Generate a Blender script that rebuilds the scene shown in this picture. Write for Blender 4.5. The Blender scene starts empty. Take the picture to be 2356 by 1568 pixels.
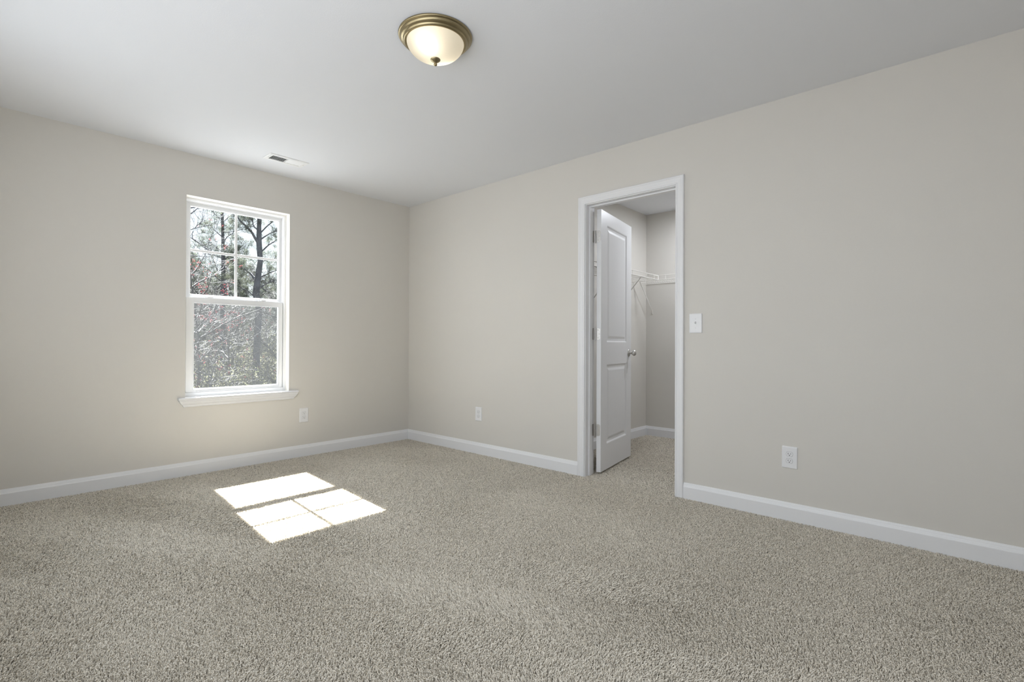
import bpy, bmesh, math, random
import numpy as np
from mathutils import Vector, Matrix

S = bpy.context.scene
COL = S.collection
PI = math.pi

# ------------------------------------------------------------------ camera
# world: corner of the two visible walls = origin; window wall y=0, closet-door wall x=0, room x<0, y<0
CAM = Vector((-3.24023, -4.40119, 1.00833))
YAW, PITCH, ROLL, FPX = 0.835481, 0.0041729, 0.0041875, 1166.155
fw = Vector((math.sin(YAW), math.cos(YAW), 0)); rt = Vector((math.cos(YAW), -math.sin(YAW), 0)); up = Vector((0, 0, 1))
f2 = fw * math.cos(PITCH) + up * math.sin(PITCH); u2 = up * math.cos(PITCH) - fw * math.sin(PITCH)
r3 = rt * math.cos(ROLL) + u2 * math.sin(ROLL); u3 = u2 * math.cos(ROLL) - rt * math.sin(ROLL)
cd = bpy.data.cameras.new('camera'); cam = bpy.data.objects.new('camera', cd); COL.objects.link(cam)
cd.sensor_width = 36.0; cd.lens = FPX / 2356 * 36.0; cd.clip_start = 0.02; cd.clip_end = 400
cam.matrix_world = Matrix(((r3.x, u3.x, -f2.x, CAM.x), (r3.y, u3.y, -f2.y, CAM.y), (r3.z, u3.z, -f2.z, CAM.z), (0, 0, 0, 1)))
S.camera = cam

# ------------------------------------------------------------------ world, sun, lights, exposure
SKY, SUN_E, FILL_SIDE, FILL_FRONT, LAMP_W, CLOSET_W = 1.65, 94.0, (7.5, 13.0, 12.0), 17.0, 0.24, 15.5
world = bpy.data.worlds.new('sky'); S.world = world; world.use_nodes = True
wn = world.node_tree.nodes; wl = world.node_tree.links
bg = wn['Background']; bg.inputs['Strength'].default_value = SKY
tc = wn.new('ShaderNodeTexCoord'); sp = wn.new('ShaderNodeSeparateXYZ'); rp = wn.new('ShaderNodeValToRGB')
wl.new(tc.outputs['Generated'], sp.inputs[0]); wl.new(sp.outputs['Z'], rp.inputs['Fac']); wl.new(rp.outputs['Color'], bg.inputs['Color'])
rp.color_ramp.elements[0].position = 0.0; rp.color_ramp.elements[0].color = (0.89, 0.945, 1.0, 1)
rp.color_ramp.elements[1].position = 0.9; rp.color_ramp.elements[1].color = (0.62, 0.80, 1.0, 1)

sd = bpy.data.lights.new('sun', 'SUN'); sd.energy = SUN_E; sd.angle = math.radians(0.15); sd.color = (1.0, 0.985, 0.97)
sun = bpy.data.objects.new('sun', sd); COL.objects.link(sun)
SUN_DIR = Vector((-0.078, -0.93, -1.0)).normalized()
sun.rotation_euler = SUN_DIR.to_track_quat('-Z', 'Y').to_euler(); sun.location = (0, 14, 16)


def area(name, loc, direction, sx, sy, power, color):
    d = bpy.data.lights.new(name, 'AREA'); d.shape = 'RECTANGLE'; d.size = sx; d.size_y = sy; d.energy = power; d.color = color
    o = bpy.data.objects.new(name, d); COL.objects.link(o); o.location = loc
    o.rotation_euler = Vector(direction).to_track_quat('-Z', 'Z').to_euler()
    return o


# fill lights at three unseen added windows; daylight at the one in the photograph
SIDE_Y = (-1.60, -2.90, -4.20)
for y_, p_ in zip(SIDE_Y, FILL_SIDE): area('side_window_fill', (-3.44, y_, 1.45), (1, 0, 0), 1.0, 1.5, p_, (0.955, 0.98, 1.03))
area('daylight_front_window', (-1.66, 0.19, 1.35), (0, -1, 0), 0.74, 1.45, FILL_FRONT, (0.955, 0.98, 1.03))

S.view_settings.view_transform = 'Standard'; S.view_settings.look = 'None'
S.view_settings.gamma = 1.0; S.view_settings.use_curve_mapping = False
S.view_settings.exposure = 0.07
cy = S.cycles
cy.max_bounces = 10; cy.diffuse_bounces = 6; cy.glossy_bounces = 3; cy.transmission_bounces = 6; cy.transparent_max_bounces = 12
cy.caustics_reflective = False; cy.caustics_refractive = False
cy.sample_clamp_indirect = 6.0


# ------------------------------------------------------------------ materials
def srgb(r, g, b):
    f = lambda c: (c / 255 / 12.92) if c / 255 <= 0.04045 else ((c / 255 + 0.055) / 1.055) ** 2.4
    return (f(r), f(g), f(b), 1)


def mat(name, col, rough=0.6, metal=0.0, bump=None, vary=None, spec=0.5):
    """bump = (noise scale, distance, detail); vary = (noise scale, amount)"""
    m = bpy.data.materials.new(name); m.use_nodes = True
    n, l = m.node_tree.nodes, m.node_tree.links
    b = n['Principled BSDF']; b.inputs['Base Color'].default_value = (*col[:3], 1)
    b.inputs['Roughness'].default_value = rough; b.inputs['Metallic'].default_value = metal
    b.inputs['Specular IOR Level'].default_value = spec
    t = n.new('ShaderNodeTexCoord')
    if bump:
        z = n.new('ShaderNodeTexNoise'); z.inputs['Scale'].default_value = bump[0]; z.inputs['Detail'].default_value = bump[2]
        u = n.new('ShaderNodeBump'); u.inputs['Distance'].default_value = bump[1]; u.inputs['Strength'].default_value = 1.0
        l.new(t.outputs['Object'], z.inputs['Vector']); l.new(z.outputs['Fac'], u.inputs['Height']); l.new(u.outputs['Normal'], b.inputs['Normal'])
    if vary:
        z = n.new('ShaderNodeTexNoise'); z.inputs['Scale'].default_value = vary[0]; z.inputs['Detail'].default_value = 5
        r = n.new('ShaderNodeMapRange'); r.inputs['From Min'].default_value = 0.3; r.inputs['From Max'].default_value = 0.7
        r.inputs['To Min'].default_value = 1 - vary[1]; r.inputs['To Max'].default_value = 1 + vary[1]
        h = n.new('ShaderNodeHueSaturation'); h.inputs['Color'].default_value = (*col[:3], 1)
        l.new(t.outputs['Object'], z.inputs['Vector']); l.new(z.outputs['Fac'], r.inputs['Value']); l.new(r.outputs['Result'], h.inputs['Value'])
        l.new(h.outputs['Color'], b.inputs['Base Color'])
    return m


M = {}
M['wall'] = mat('greige_wall_paint', (0.66, 0.635, 0.592), 0.55, bump=(420, 0.0004, 3), vary=(1.2, 0.008), spec=0.25)
M['ceiling'] = mat('flat_ceiling_paint', (0.79, 0.80, 0.825), 0.85, bump=(260, 0.0005, 3), spec=0.2)
M['trim'] = mat('white_trim_paint', (0.80, 0.80, 0.81), 0.34, bump=(90, 0.0002, 2))
M['door'] = mat('white_door_paint', (0.78, 0.78, 0.79), 0.38, bump=(160, 0.0003, 2))
M['vinyl'] = mat('white_vinyl', (0.84, 0.84, 0.845), 0.32, bump=(60, 0.0001, 2))
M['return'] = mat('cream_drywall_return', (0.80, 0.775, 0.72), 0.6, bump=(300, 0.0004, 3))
M['plastic'] = mat('white_plate_plastic', (0.80, 0.80, 0.81), 0.28, bump=(40, 0.0001, 2))
M['dark'] = mat('dark_slot', (0.03, 0.03, 0.03), 0.8, bump=(80, 0.0001, 2))
M['steel'] = mat('satin_nickel', (0.60, 0.585, 0.56), 0.42, 1.0, bump=(200, 0.0001, 2))
M['bronze'] = mat('antique_brass', (0.34, 0.28, 0.165), 0.34, 1.0, bump=(120, 0.00015, 3), vary=(9, 0.12))
M['wire'] = mat('white_coated_wire', (0.80, 0.78, 0.74), 0.35, bump=(60, 0.0001, 2))
M['vent'] = mat('white_enamel', (0.82, 0.82, 0.82), 0.4, bump=(80, 0.0001, 2))
M['duct'] = mat('dull_duct_metal', (0.30, 0.30, 0.30), 0.6, 0.0, bump=(40, 0.0004, 2))
M['backing'] = mat('carpet_backing', (0.17, 0.16, 0.135), 0.95, bump=(400, 0.002, 3), vary=(60, 0.25))
M['bark'] = mat('pine_bark', (0.066, 0.068, 0.078), 0.9, bump=(14, 0.03, 4), vary=(5, 0.35))
M['twig'] = mat('grey_twig_bark', (0.085, 0.083, 0.083), 0.85, bump=(40, 0.004, 3), vary=(3, 0.35))
M['ground'] = mat('leaf_litter', (0.028, 0.025, 0.021), 0.95, bump=(6, 0.05, 4), vary=(0.9, 0.4))


def leaf_mat(name, col, col2, trans=0.4):
    m = bpy.data.materials.new(name); m.use_nodes = True
    n, l = m.node_tree.nodes, m.node_tree.links
    n.remove(n['Principled BSDF']); out = n['Material Output']
    d = n.new('ShaderNodeBsdfDiffuse'); t = n.new('ShaderNodeBsdfTranslucent'); mx = n.new('ShaderNodeMixShader'); mx.inputs[0].default_value = trans
    c = n.new('ShaderNodeTexCoord'); z = n.new('ShaderNodeTexNoise'); z.inputs['Scale'].default_value = 1.7; z.inputs['Detail'].default_value = 4
    r = n.new('ShaderNodeValToRGB'); r.color_ramp.elements[0].position = 0.38; r.color_ramp.elements[0].color = (*col, 1)
    r.color_ramp.elements[1].position = 0.62; r.color_ramp.elements[1].color = (*col2, 1)
    l.new(c.outputs['Object'], z.inputs['Vector']); l.new(z.outputs['Fac'], r.inputs['Fac'])
    for s in (d, t): l.new(r.outputs['Color'], s.inputs['Color'])
    l.new(d.outputs[0], mx.inputs[1]); l.new(t.outputs[0], mx.inputs[2]); l.new(mx.outputs[0], out.inputs['Surface'])
    return m


M['needles'] = leaf_mat('pine_needles', (0.050, 0.062, 0.050), (0.10, 0.108, 0.080))
M['leaves'] = leaf_mat('undergrowth_leaves', (0.055, 0.06, 0.036), (0.155, 0.15, 0.10))
M['buds'] = leaf_mat('red_maple_buds', (0.30, 0.045, 0.055), (0.38, 0.09, 0.10))


def glass_mat():
    m = bpy.data.materials.new('clear_window_glass'); m.use_nodes = True
    n, l = m.node_tree.nodes, m.node_tree.links
    n.remove(n['Principled BSDF']); out = n['Material Output']
    t = n.new('ShaderNodeBsdfTransparent'); t.inputs['Color'].default_value = (0.95, 0.965, 0.96, 1)
    g = n.new('ShaderNodeBsdfGlossy'); g.inputs['Roughness'].default_value = 0.02
    z = n.new('ShaderNodeTexNoise'); z.inputs['Scale'].default_value = 2.0
    r = n.new('ShaderNodeMapRange'); r.inputs['To Min'].default_value = 0.03; r.inputs['To Max'].default_value = 0.05
    mx = n.new('ShaderNodeMixShader')
    l.new(z.outputs['Fac'], r.inputs['Value']); l.new(r.outputs['Result'], mx.inputs[0])
    l.new(t.outputs[0], mx.inputs[1]); l.new(g.outputs[0], mx.inputs[2]); l.new(mx.outputs[0], out.inputs['Surface'])
    return m


M['glass'] = glass_mat()


def shade_mat():
    m = bpy.data.materials.new('frosted_lamp_glass'); m.use_nodes = True
    n, l = m.node_tree.nodes, m.node_tree.links
    b = n['Principled BSDF']; out = n['Material Output']
    b.inputs['Base Color'].default_value = (0.9, 0.87, 0.80, 1); b.inputs['Roughness'].default_value = 0.35
    t = n.new('ShaderNodeBsdfTranslucent'); t.inputs['Color'].default_value = (0.96, 0.925, 0.84, 1)
    mx = n.new('ShaderNodeMixShader'); mx.inputs[0].default_value = 0.8
    z = n.new('ShaderNodeTexNoise'); z.inputs['Scale'].default_value = 30
    u = n.new('ShaderNodeBump'); u.inputs['Distance'].default_value = 0.0004
    l.new(z.outputs['Fac'], u.inputs['Height']); l.new(u.outputs['Normal'], b.inputs['Normal'])
    l.new(b.outputs[0], mx.inputs[1]); l.new(t.outputs[0], mx.inputs[2]); l.new(mx.outputs[0], out.inputs['Surface'])
    return m


M['shade'] = shade_mat()


def emit_mat(name, col, strength):
    m = bpy.data.materials.new(name); m.use_nodes = True
    b = m.node_tree.nodes['Principled BSDF']; b.inputs['Base Color'].default_value = (0.8, 0.8, 0.8, 1)
    b.inputs['Emission Color'].default_value = (*col, 1); b.inputs['Emission Strength'].default_value = strength
    return m


def carpet_mat():
    m = bpy.data.materials.new('carpet_pile_yarn'); m.use_nodes = True
    n, l = m.node_tree.nodes, m.node_tree.links
    b = n['Principled BSDF']; b.inputs['Roughness'].default_value = 0.9; b.inputs['Specular IOR Level'].default_value = 0.15
    hi = n.new('ShaderNodeHairInfo'); r = n.new('ShaderNodeValToRGB')
    e = r.color_ramp.elements
    e[0].position = 0.0; e[0].color = (0.38, 0.345, 0.285, 1)
    e[1].position = 1.0; e[1].color = (0.85, 0.795, 0.70, 1)
    k = e.new(0.25); k.color = (0.67, 0.615, 0.525, 1)
    l.new(hi.outputs['Random'], r.inputs['Fac'])
    l.new(r.outputs['Color'], b.inputs['Base Color'])
    return m


M['carpet'] = carpet_mat()


# ------------------------------------------------------------------ helpers
def tag(o, label=None, cat=None, kind=None, group=None):
    if label: o['label'] = label
    if cat: o['category'] = cat
    if kind: o['kind'] = kind
    if group: o['group'] = group
    return o


def empty(name, loc=(0, 0, 0), rz=0.0, **k):
    o = bpy.data.objects.new(name, None); COL.objects.link(o)
    o.empty_display_size = 0.1; o.location = loc; o.rotation_euler = (0, 0, rz)
    return tag(o, **k)


class MB:
    """collects shapes and links them as ONE mesh object"""
    def __init__(self): self.v = []; self.f = []

    def add(self, verts, faces):
        k = len(self.v); self.v += [tuple(p) for p in verts]; self.f += [tuple(i + k for i in q) for q in faces]; return self

    def box(self, x0, x1, y0, y1, z0, z1):
        x0, x1 = sorted((x0, x1)); y0, y1 = sorted((y0, y1)); z0, z1 = sorted((z0, z1))
        return self.add([(x0, y0, z0), (x1, y0, z0), (x1, y1, z0), (x0, y1, z0), (x0, y0, z1), (x1, y0, z1), (x1, y1, z1), (x0, y1, z1)],
                        [(0, 3, 2, 1), (4, 5, 6, 7), (0, 1, 5, 4), (1, 2, 6, 5), (2, 3, 7, 6), (3, 0, 4, 7)])

    def tube(self, pts, r, n=8, caps=True):
        pts = [Vector(p) for p in pts]; rs = r if isinstance(r, (list, tuple)) else [r] * len(pts)
        vs, fs = [], []
        for i, p in enumerate(pts):
            a = pts[max(0, i - 1)]; c = pts[min(len(pts) - 1, i + 1)]
            d = (c - a).normalized(); q = d.to_track_quat('Z', 'Y')
            for j in range(n):
                t = 2 * PI * j / n
                vs.append(p + q @ Vector((math.cos(t) * rs[i], math.sin(t) * rs[i], 0)))
        for i in range(len(pts) - 1):
            for j in range(n):
                fs.append((i * n + j, i * n + (j + 1) % n, (i + 1) * n + (j + 1) % n, (i + 1) * n + j))
        if caps:
            fs.append(tuple(reversed(range(n)))); fs.append(tuple((len(pts) - 1) * n + j for j in range(n)))
        return self.add(vs, fs)

    def lathe(self, prof, n=48, mtx=None):
        """prof: (radius, height) along local z"""
        vs, fs = [], []
        for r, z in prof:
            for j in range(n):
                t = 2 * PI * j / n; p = Vector((r * math.cos(t), r * math.sin(t), z)); vs.append(mtx @ p if mtx else p)
        for i in range(len(prof) - 1):
            for j in range(n):
                fs.append((i * n + j, i * n + (j + 1) % n, (i + 1) * n + (j + 1) % n, (i + 1) * n + j))
        return self.add(vs, fs)

    def loft(self, rings, closed=True, caps=True):
        """rings: lists of points of equal length; each ring is closed when closed"""
        n = len(rings[0]); vs = [p for r in rings for p in r]; fs = []
        for i in range(len(rings) - 1):
            for j in range(n if closed else n - 1):
                fs.append((i * n + j, i * n + (j + 1) % n, (i + 1) * n + (j + 1) % n, (i + 1) * n + j))
        if caps: fs += [tuple(reversed(range(n))), tuple((len(rings) - 1) * n + j for j in range(n))]
        return self.add(vs, fs)

    def build(self, name, m, parent=None, bevel=0.0, smooth=False, seg=2, mtx=None):
        me = bpy.data.meshes.new(name); me.from_pydata([tuple(mtx @ Vector(p)) if mtx else p for p in self.v], [], self.f)
        bm = bmesh.new(); bm.from_mesh(me)
        bmesh.ops.remove_doubles(bm, verts=bm.verts, dist=1e-6)
        bmesh.ops.recalc_face_normals(bm, faces=bm.faces)
        if bevel > 0:
            es = [e for e in bm.edges if len(e.link_faces) == 2 and e.calc_face_angle(0) > 0.5]
            bmesh.ops.bevel(bm, geom=es, offset=bevel, segments=seg, profile=0.5, affect='EDGES', clamp_overlap=True)
        if smooth:
            for f in bm.faces: f.smooth = True
            for e in bm.edges:
                if len(e.link_faces) == 2 and e.calc_face_angle(0) > 0.9: e.smooth = False
        bm.to_mesh(me); bm.free()
        me.materials.append(m)
        o = bpy.data.objects.new(name, me); COL.objects.link(o)
        if parent is not None: o.parent = parent
        return o


def np_mesh(name, verts, faces, m, parent=None, smooth=False):
    """verts (n,3), faces (k,3 or 4) as arrays"""
    verts = np.asarray(verts, np.float32); faces = np.asarray(faces, np.int32)
    me = bpy.data.meshes.new(name); k = faces.shape[1]
    me.vertices.add(len(verts)); me.vertices.foreach_set('co', verts.ravel())
    me.loops.add(faces.size); me.loops.foreach_set('vertex_index', faces.ravel())
    me.polygons.add(len(faces)); me.polygons.foreach_set('loop_start', np.arange(0, faces.size, k, dtype=np.int32))
    me.update(calc_edges=True); me.validate()
    if smooth: me.polygons.foreach_set('use_smooth', np.ones(len(faces), bool))
    me.materials.append(m)
    o = bpy.data.objects.new(name, me); COL.objects.link(o)
    if parent is not None: o.parent = parent
    return o


def plate_profile(mb, w, h, t, e, k=0.35):
    """a cover plate in local x (width), z (height), rising towards -y; rounded shoulders of width e"""
    rings = []
    for s, d in ((0, 0), (0, t * k), (e * 0.25, t * 0.78), (e * 0.6, t * 0.95), (e, t)):
        a, b = w / 2 - s, h / 2 - s; c = 0.003
        rings.append([(-a + c, -d, -b), (a - c, -d, -b), (a, -d, -b + c), (a, -d, b - c), (a - c, -d, b), (-a + c, -d, b), (-a, -d, b - c), (-a, -d, -b + c)])
    return mb.loft(rings)


# ------------------------------------------------------------------ sizes
H = 2.44
XB, YB = -3.46, -5.09                # the two walls behind the camera
WX0, WX1, WZ0, WZ1 = -2.055, -1.268, 0.568, 2.124     # window opening
WT = 0.16                            # window wall thickness
DT = 0.115                           # closet wall thickness
DY0, DY1, DZ = -2.227, -2.938, 2.062  # door jamb faces and head
CX, CY0, CY1 = 1.95, -1.72, -3.45    # closet back wall, left wall, right wall

# ------------------------------------------------------------------ room shell
st = 'structure'
fl = MB().box(XB - 0.1, CX + 0.1, YB - 0.1, 0.05, -0.20, -0.015).build('floor', M['backing'])
tag(fl, 'beige-grey cut pile carpet covering the whole bedroom and closet floor', 'floor', st)

VX0, VX1, VY0, VY1 = -1.632, -1.330, -0.480, -0.330   # ceiling register
hx0, hx1, hy0, hy1 = VX0 + 0.022, VX1 - 0.022, VY0 + 0.022, VY1 - 0.022
c = MB(); zt = H + 0.15
c.box(XB - 0.1, hx0, YB - 0.1, 0.16, H, zt).box(hx1, DT, YB - 0.1, 0.16, H, zt)
c.box(hx0, hx1, YB - 0.1, hy0, H, zt).box(hx0, hx1, hy1, 0.16, H, zt)
tag(c.build('ceiling', M['ceiling']), 'flat white painted ceiling over the bedroom', 'ceiling', st)
tag(MB().box(DT, CX + 0.1, CY1 - 0.1, CY0 + 0.1, H, zt).build('ceiling_closet', M['ceiling']), 'white ceiling seen inside the closet above the door', 'ceiling', st)

w = MB()
w.box(XB - 0.1, WX0, 0, WT, -0.2, H).box(WX1, DT, 0, WT, -0.2, H).box(WX0, WX1, 0, WT, -0.2, WZ0).box(WX0, WX1, 0, WT, WZ1, H)
tag(w.build('wall_left', M['wall']), 'greige painted wall that holds the window', 'wall', st)
w = MB(); ry0, ry1, rz = DY0 + 0.018, DY1 - 0.018, DZ + 0.018
w.box(0, DT, 0, ry0, -0.2, H).box(0, DT, ry1, YB, -0.2, H).box(0, DT, ry0, ry1, rz, H)
tag(w.build('wall_right', M['wall']), 'greige painted wall with the closet doorway', 'wall', st)
SIDE_W = [(y_ - 0.55, y_ + 0.55) for y_ in SIDE_Y]     # openings for the windows added to carry the fill lights
tag(MB().box(XB - 0.1, DT, YB - 0.1, YB, -0.2, H).build('wall_back', M['wall']), 'greige wall behind the viewer', 'wall', st)
w = MB(); cuts = [0] + [c_ for a, b in SIDE_W for c_ in (b, a)] + [YB]
for k in range(0, len(cuts), 2): w.box(XB - 0.1, XB, cuts[k + 1], cuts[k], -0.2, H)
for a, b in SIDE_W: w.box(XB - 0.1, XB, a, b, -0.2, 0.65).box(XB - 0.1, XB, a, b, 2.25, H)
tag(w.build('wall_side', M['wall']), 'greige side wall with a row of added fill-light windows opposite the closet', 'wall', st)
tag(MB().box(DT, CX, CY0, CY0 + 0.1, -0.2, H).build('wall_closet_left', M['wall']), 'greige closet side wall behind the open door', 'wall', st)
tag(MB().box(CX, CX + 0.1, CY1, CY0 + 0.1, -0.2, H).build('wall_closet_back', M['wall']), 'greige back wall of the closet', 'wall', st)
tag(MB().box(DT, CX, CY1 - 0.1, CY1, -0.2, H).build('wall_closet_right', M['wall']), 'greige closet side wall hidden by the doorway', 'wall', st)

# baseboards ------------------------------------------------------------
BP = [(0.0, -0.010), (0.0145, -0.010), (0.0145, 0.071), (0.0135, 0.0745), (0.0115, 0.0765), (0.0105, 0.0805), (0.0085, 0.0865), (0.0080, 0.0895),
      (0.0062, 0.0925), (0.0045, 0.0985), (0.0, 0.0985)]


def base(mb, a, b, nrm, ma=0, mb_=0):
    """profile swept from a to b (xy); nrm points into the room; ma/mb_ = 1 mitres an inside corner"""
    a = Vector((*a, 0)); b = Vector((*b, 0)); n = Vector((*nrm, 0)); d = (b - a).normalized()
    mb.loft([[a + n * p + d * (p * ma) + Vector((0, 0, z)) for p, z in BP], [b + n * p - d * (p * mb_) + Vector((0, 0, z)) for p, z in BP]])
    return mb


tag(base(MB(), (XB, 0), (0, 0), (0, -1), 0, 1).build('baseboard_left', M['trim']), 'white baseboard running under the window', 'baseboard', st)
mb = base(MB(), (0, 0), (0, DY0 + 0.064), (-1, 0), 1, 0)
tag(mb.build('baseboard_right', M['trim']), 'white baseboard between the corner and the closet door casing', 'baseboard', st)
mb = base(MB(), (0, DY1 - 0.064), (0, YB), (-1, 0), 0, 0)
tag(mb.build('baseboard_front', M['trim']), 'white baseboard right of the closet doorway under the lone outlet', 'baseboard', st)
mb = base(MB(), (XB, 0), (XB, YB), (1, 0), 1, 1)
base(mb, (XB, YB), (0, YB), (0, 1), 1, 1)
tag(mb.build('baseboard_back', M['trim']), 'white baseboard along the two walls behind the viewer', 'baseboard', st)
mb = base(MB(), (DT, CY0), (CX, CY0), (0, -1), 0, 1)
tag(mb.build('baseboard_closet_left', M['trim']), 'white baseboard inside the closet behind the open door', 'baseboard', st)
mb = base(MB(), (CX, CY0), (CX, CY1), (-1, 0), 1, 0)
tag(mb.build('baseboard_closet_back', M['trim']), 'white baseboard along the closet back wall', 'baseboard', st)

# ------------------------------------------------------------------ door frame (casing, jamb, stop)
trim = empty('trim_1', (0, (DY0 + DY1) / 2, 0), label='white moulded casing and jamb around the closet doorway', cat='door frame', kind=st)
inv = Matrix.Translation((0, -(DY0 + DY1) / 2, 0))
CP = [(0, 0), (0, 0.0085), (0.0025, 0.0105), (0.008, 0.0108), (0.0095, 0.0085), (0.012, 0.0085), (0.0145, 0.0105), (0.022, 0.0118), (0.032, 0.0128),
      (0.040, 0.0155), (0.0425, 0.0155), (0.044, 0.0172), (0.051, 0.0178), (0.055, 0.0165), (0.057, 0.0135), (0.057, 0)]
rv = 0.006
yl, yr, zh = DY0 + rv, DY1 - rv, DZ + rv


def casing_piece(path):
    m_ = MB(); m_.loft([[p(wd, t) for wd, t in CP] for p in path]); return m_


left = casing_piece([lambda wd, t: (-t, yl + wd, -0.010), lambda wd, t: (-t, yl + wd, zh + wd)])
right = casing_piece([lambda wd, t: (-t, yr - wd, -0.010), lambda wd, t: (-t, yr - wd, zh + wd)])
head = casing_piece([lambda wd, t: (-t, yl + wd, zh + wd), lambda wd, t: (-t, yr - wd, zh + wd)])
left.build('side_casing', M['trim'], trim, mtx=inv); right.build('side_casing', M['trim'], trim, mtx=inv); head.build('head_casing', M['trim'], trim, mtx=inv)
MB().box(0, DT, DY0, DY0 + 0.018, -0.010, DZ + 0.018).build('side_jamb', M['trim'], trim, bevel=0.001, mtx=inv)
MB().box(0, DT, DY1 - 0.018, DY1, -0.010, DZ + 0.018).build('side_jamb', M['trim'], trim, bevel=0.001, mtx=inv)
MB().box(0, DT, DY1, DY0, DZ, DZ + 0.018).build('head_jamb', M['trim'], trim, bevel=0.001, mtx=inv)
sx0, sx1 = 0.040, 0.076
MB().box(sx0, sx1, DY0 - 0.011, DY0, -0.010, DZ).build('door_stop', M['trim'], trim, bevel=0.002, mtx=inv)
MB().box(sx0, sx1, DY1, DY1 + 0.011, -0.010, DZ).build('door_stop', M['trim'], trim, bevel=0.002, mtx=inv)
MB().box(sx0, sx1, DY1 + 0.011, DY0 - 0.011, DZ - 0.011, DZ).build('door_stop', M['trim'], trim, bevel=0.002, mtx=inv)

# ------------------------------------------------------------------ the open closet door
DW, DTH, DH0, DH1 = 0.708, 0.035, 0.014, 2.047
dr = empty('door_1', (0.123, -2.285, 0), math.atan2(0.128, 0.709), label='white two-panel closet door standing open into the closet', cat='door', kind=st)
# local: x along the width from the hinge edge, y = 0 visible face, +y = thickness
P1 = (0.125, 0.590, 1.018, 1.945); P2 = (0.125, 0.590, 0.215, 0.842)


def panel_rings(x0, x1, z0, z1, y, s):
    """moulded panel set into the face: step down, cove, flat, raised field"""
    out = []
    for ins, dep in ((0, 0), (0.006, 0.0025), (0.012, 0.0075), (0.020, 0.0085), (0.030, 0.0085), (0.048, 0.0035), (0.052, 0.003)):
        out.append([(x0 + ins, y + s * dep, z0 + ins), (x1 - ins, y + s * dep, z0 + ins), (x1 - ins, y + s * dep, z1 - ins), (x0 + ins, y + s * dep, z1 - ins)])
    return out


sl = MB()
for y, s in ((0, 1), (DTH, -1)):
    xs = [0, P1[0], P1[1], DW]; zs = [DH0, P2[2], P2[3], P1[2], P1[3], DH1]
    for i in range(3):
        for j in range(5):
            if i == 1 and j in (1, 3): continue
            sl.add([(xs[i], y, zs[j]), (xs[i + 1], y, zs[j]), (xs[i + 1], y, zs[j + 1]), (xs[i], y, zs[j + 1])], [(0, 1, 2, 3)])
    for P in (P1, P2):
        rg = panel_rings(*P, y, s); sl.loft(rg, caps=False); sl.add(rg[-1], [(0, 1, 2, 3)])
xs = [0, P1[0], P1[1], DW]; zs = [DH0, P2[2], P2[3], P1[2], P1[3], DH1]
for x in (0, DW):
    for j in range(5): sl.add([(x, 0, zs[j]), (x, DTH, zs[j]), (x, DTH, zs[j + 1]), (x, 0, zs[j + 1])], [(0, 1, 2, 3)])
for z in (DH0, DH1):
    for i in range(3): sl.add([(xs[i], 0, z), (xs[i + 1], 0, z), (xs[i + 1], DTH, z), (xs[i], DTH, z)], [(0, 1, 2, 3)])
slab = sl.build('slab', M['door'], dr)
KZ, KX = 0.927, DW - 0.062
for s in (1, -1):                                           # a knob on each face
    mt = Matrix.Translation((KX, 0 if s > 0 else DTH, KZ)) @ Matrix.Rotation(PI / 2 * s, 4, 'X')
    kn = MB().lathe([(0.0, 0.0), (0.031, 0.0), (0.0315, 0.003), (0.029, 0.0065), (0.018, 0.0085), (0.0115, 0.011), (0.0105, 0.022), (0.0125, 0.028),
                     (0.0185, 0.032), (0.0245, 0.0395), (0.0262, 0.048), (0.0245, 0.0565), (0.018, 0.0625), (0.008, 0.0655), (0.0, 0.066)], 40, mt)
    tag(kn.build('knob', M['steel'], dr, smooth=True), 'satin nickel round door knob with rosette')
hz = (1.838, 1.082, 0.338)
wd2l = (Matrix.Translation(dr.location) @ Matrix.Rotation(dr.rotation_euler.z, 4, 'Z')).inverted()
for z in hz:
    hg = MB()
    ho = 0.0455
    # leaf on the door edge (rounded corners on its outer side)
    def leaf(pt):
        c0 = 0.012; a, b = 0.002, 0.030
        q = [(a, -ho), (b - c0, -ho), (b - c0 * .3, -ho + c0 * .3), (b, -ho + c0), (b, ho - c0), (b - c0 * .3, ho - c0 * .3), (b - c0, ho), (a, ho)]
        return [pt(u, v, 0) for u, v in q], [pt(u, v, 0.0016) for u, v in q]
    r0, r1 = leaf(lambda u, v, t: (-t, DTH - u, z + v)); hg.loft([r0, r1])
    door_leaf = hg.build('hinge', M['steel'], dr, smooth=False)
    tag(door_leaf, 'satin nickel butt hinge')
    pin = wd2l @ Vector((DT + 0.006, DY0 - 0.009, z))
    kb = MB()
    for i in range(5):
        a = -ho + i * 2 * ho / 5 + 0.0006; b = -ho + (i + 1) * 2 * ho / 5 - 0.0006
        kb.tube([pin + Vector((0, 0, a)), pin + Vector((0, 0, b))], 0.0058, 14)
    kb.tube([pin + Vector((0, 0, -ho - 0.004)), pin + Vector((0, 0, ho + 0.004))], 0.0042, 12)
    kb.build('hinge_knuckle', M['steel'], door_leaf, smooth=True)
    q = leaf(lambda u, v, t: tuple(wd2l @ Vector((DT - u, DY0 - t, z + v))))
    MB().loft(list(q)).build('jamb_leaf', M['steel'], door_leaf)
    sc = MB()
    for (u, v) in ((0.011, 0.030), (0.021, 0.0), (0.011, -0.030)):
        mt = Matrix.Translation((-0.0016, DTH - u, z + v)) @ Matrix.Rotation(-PI / 2, 4, 'Y')
        sc.lathe([(0.0, 0.0), (0.0038, 0.0), (0.003, 0.0009), (0.0, 0.001)], 12, mt)
    sc.build('hinge_screws', M['steel'], door_leaf, smooth=True)

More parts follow.
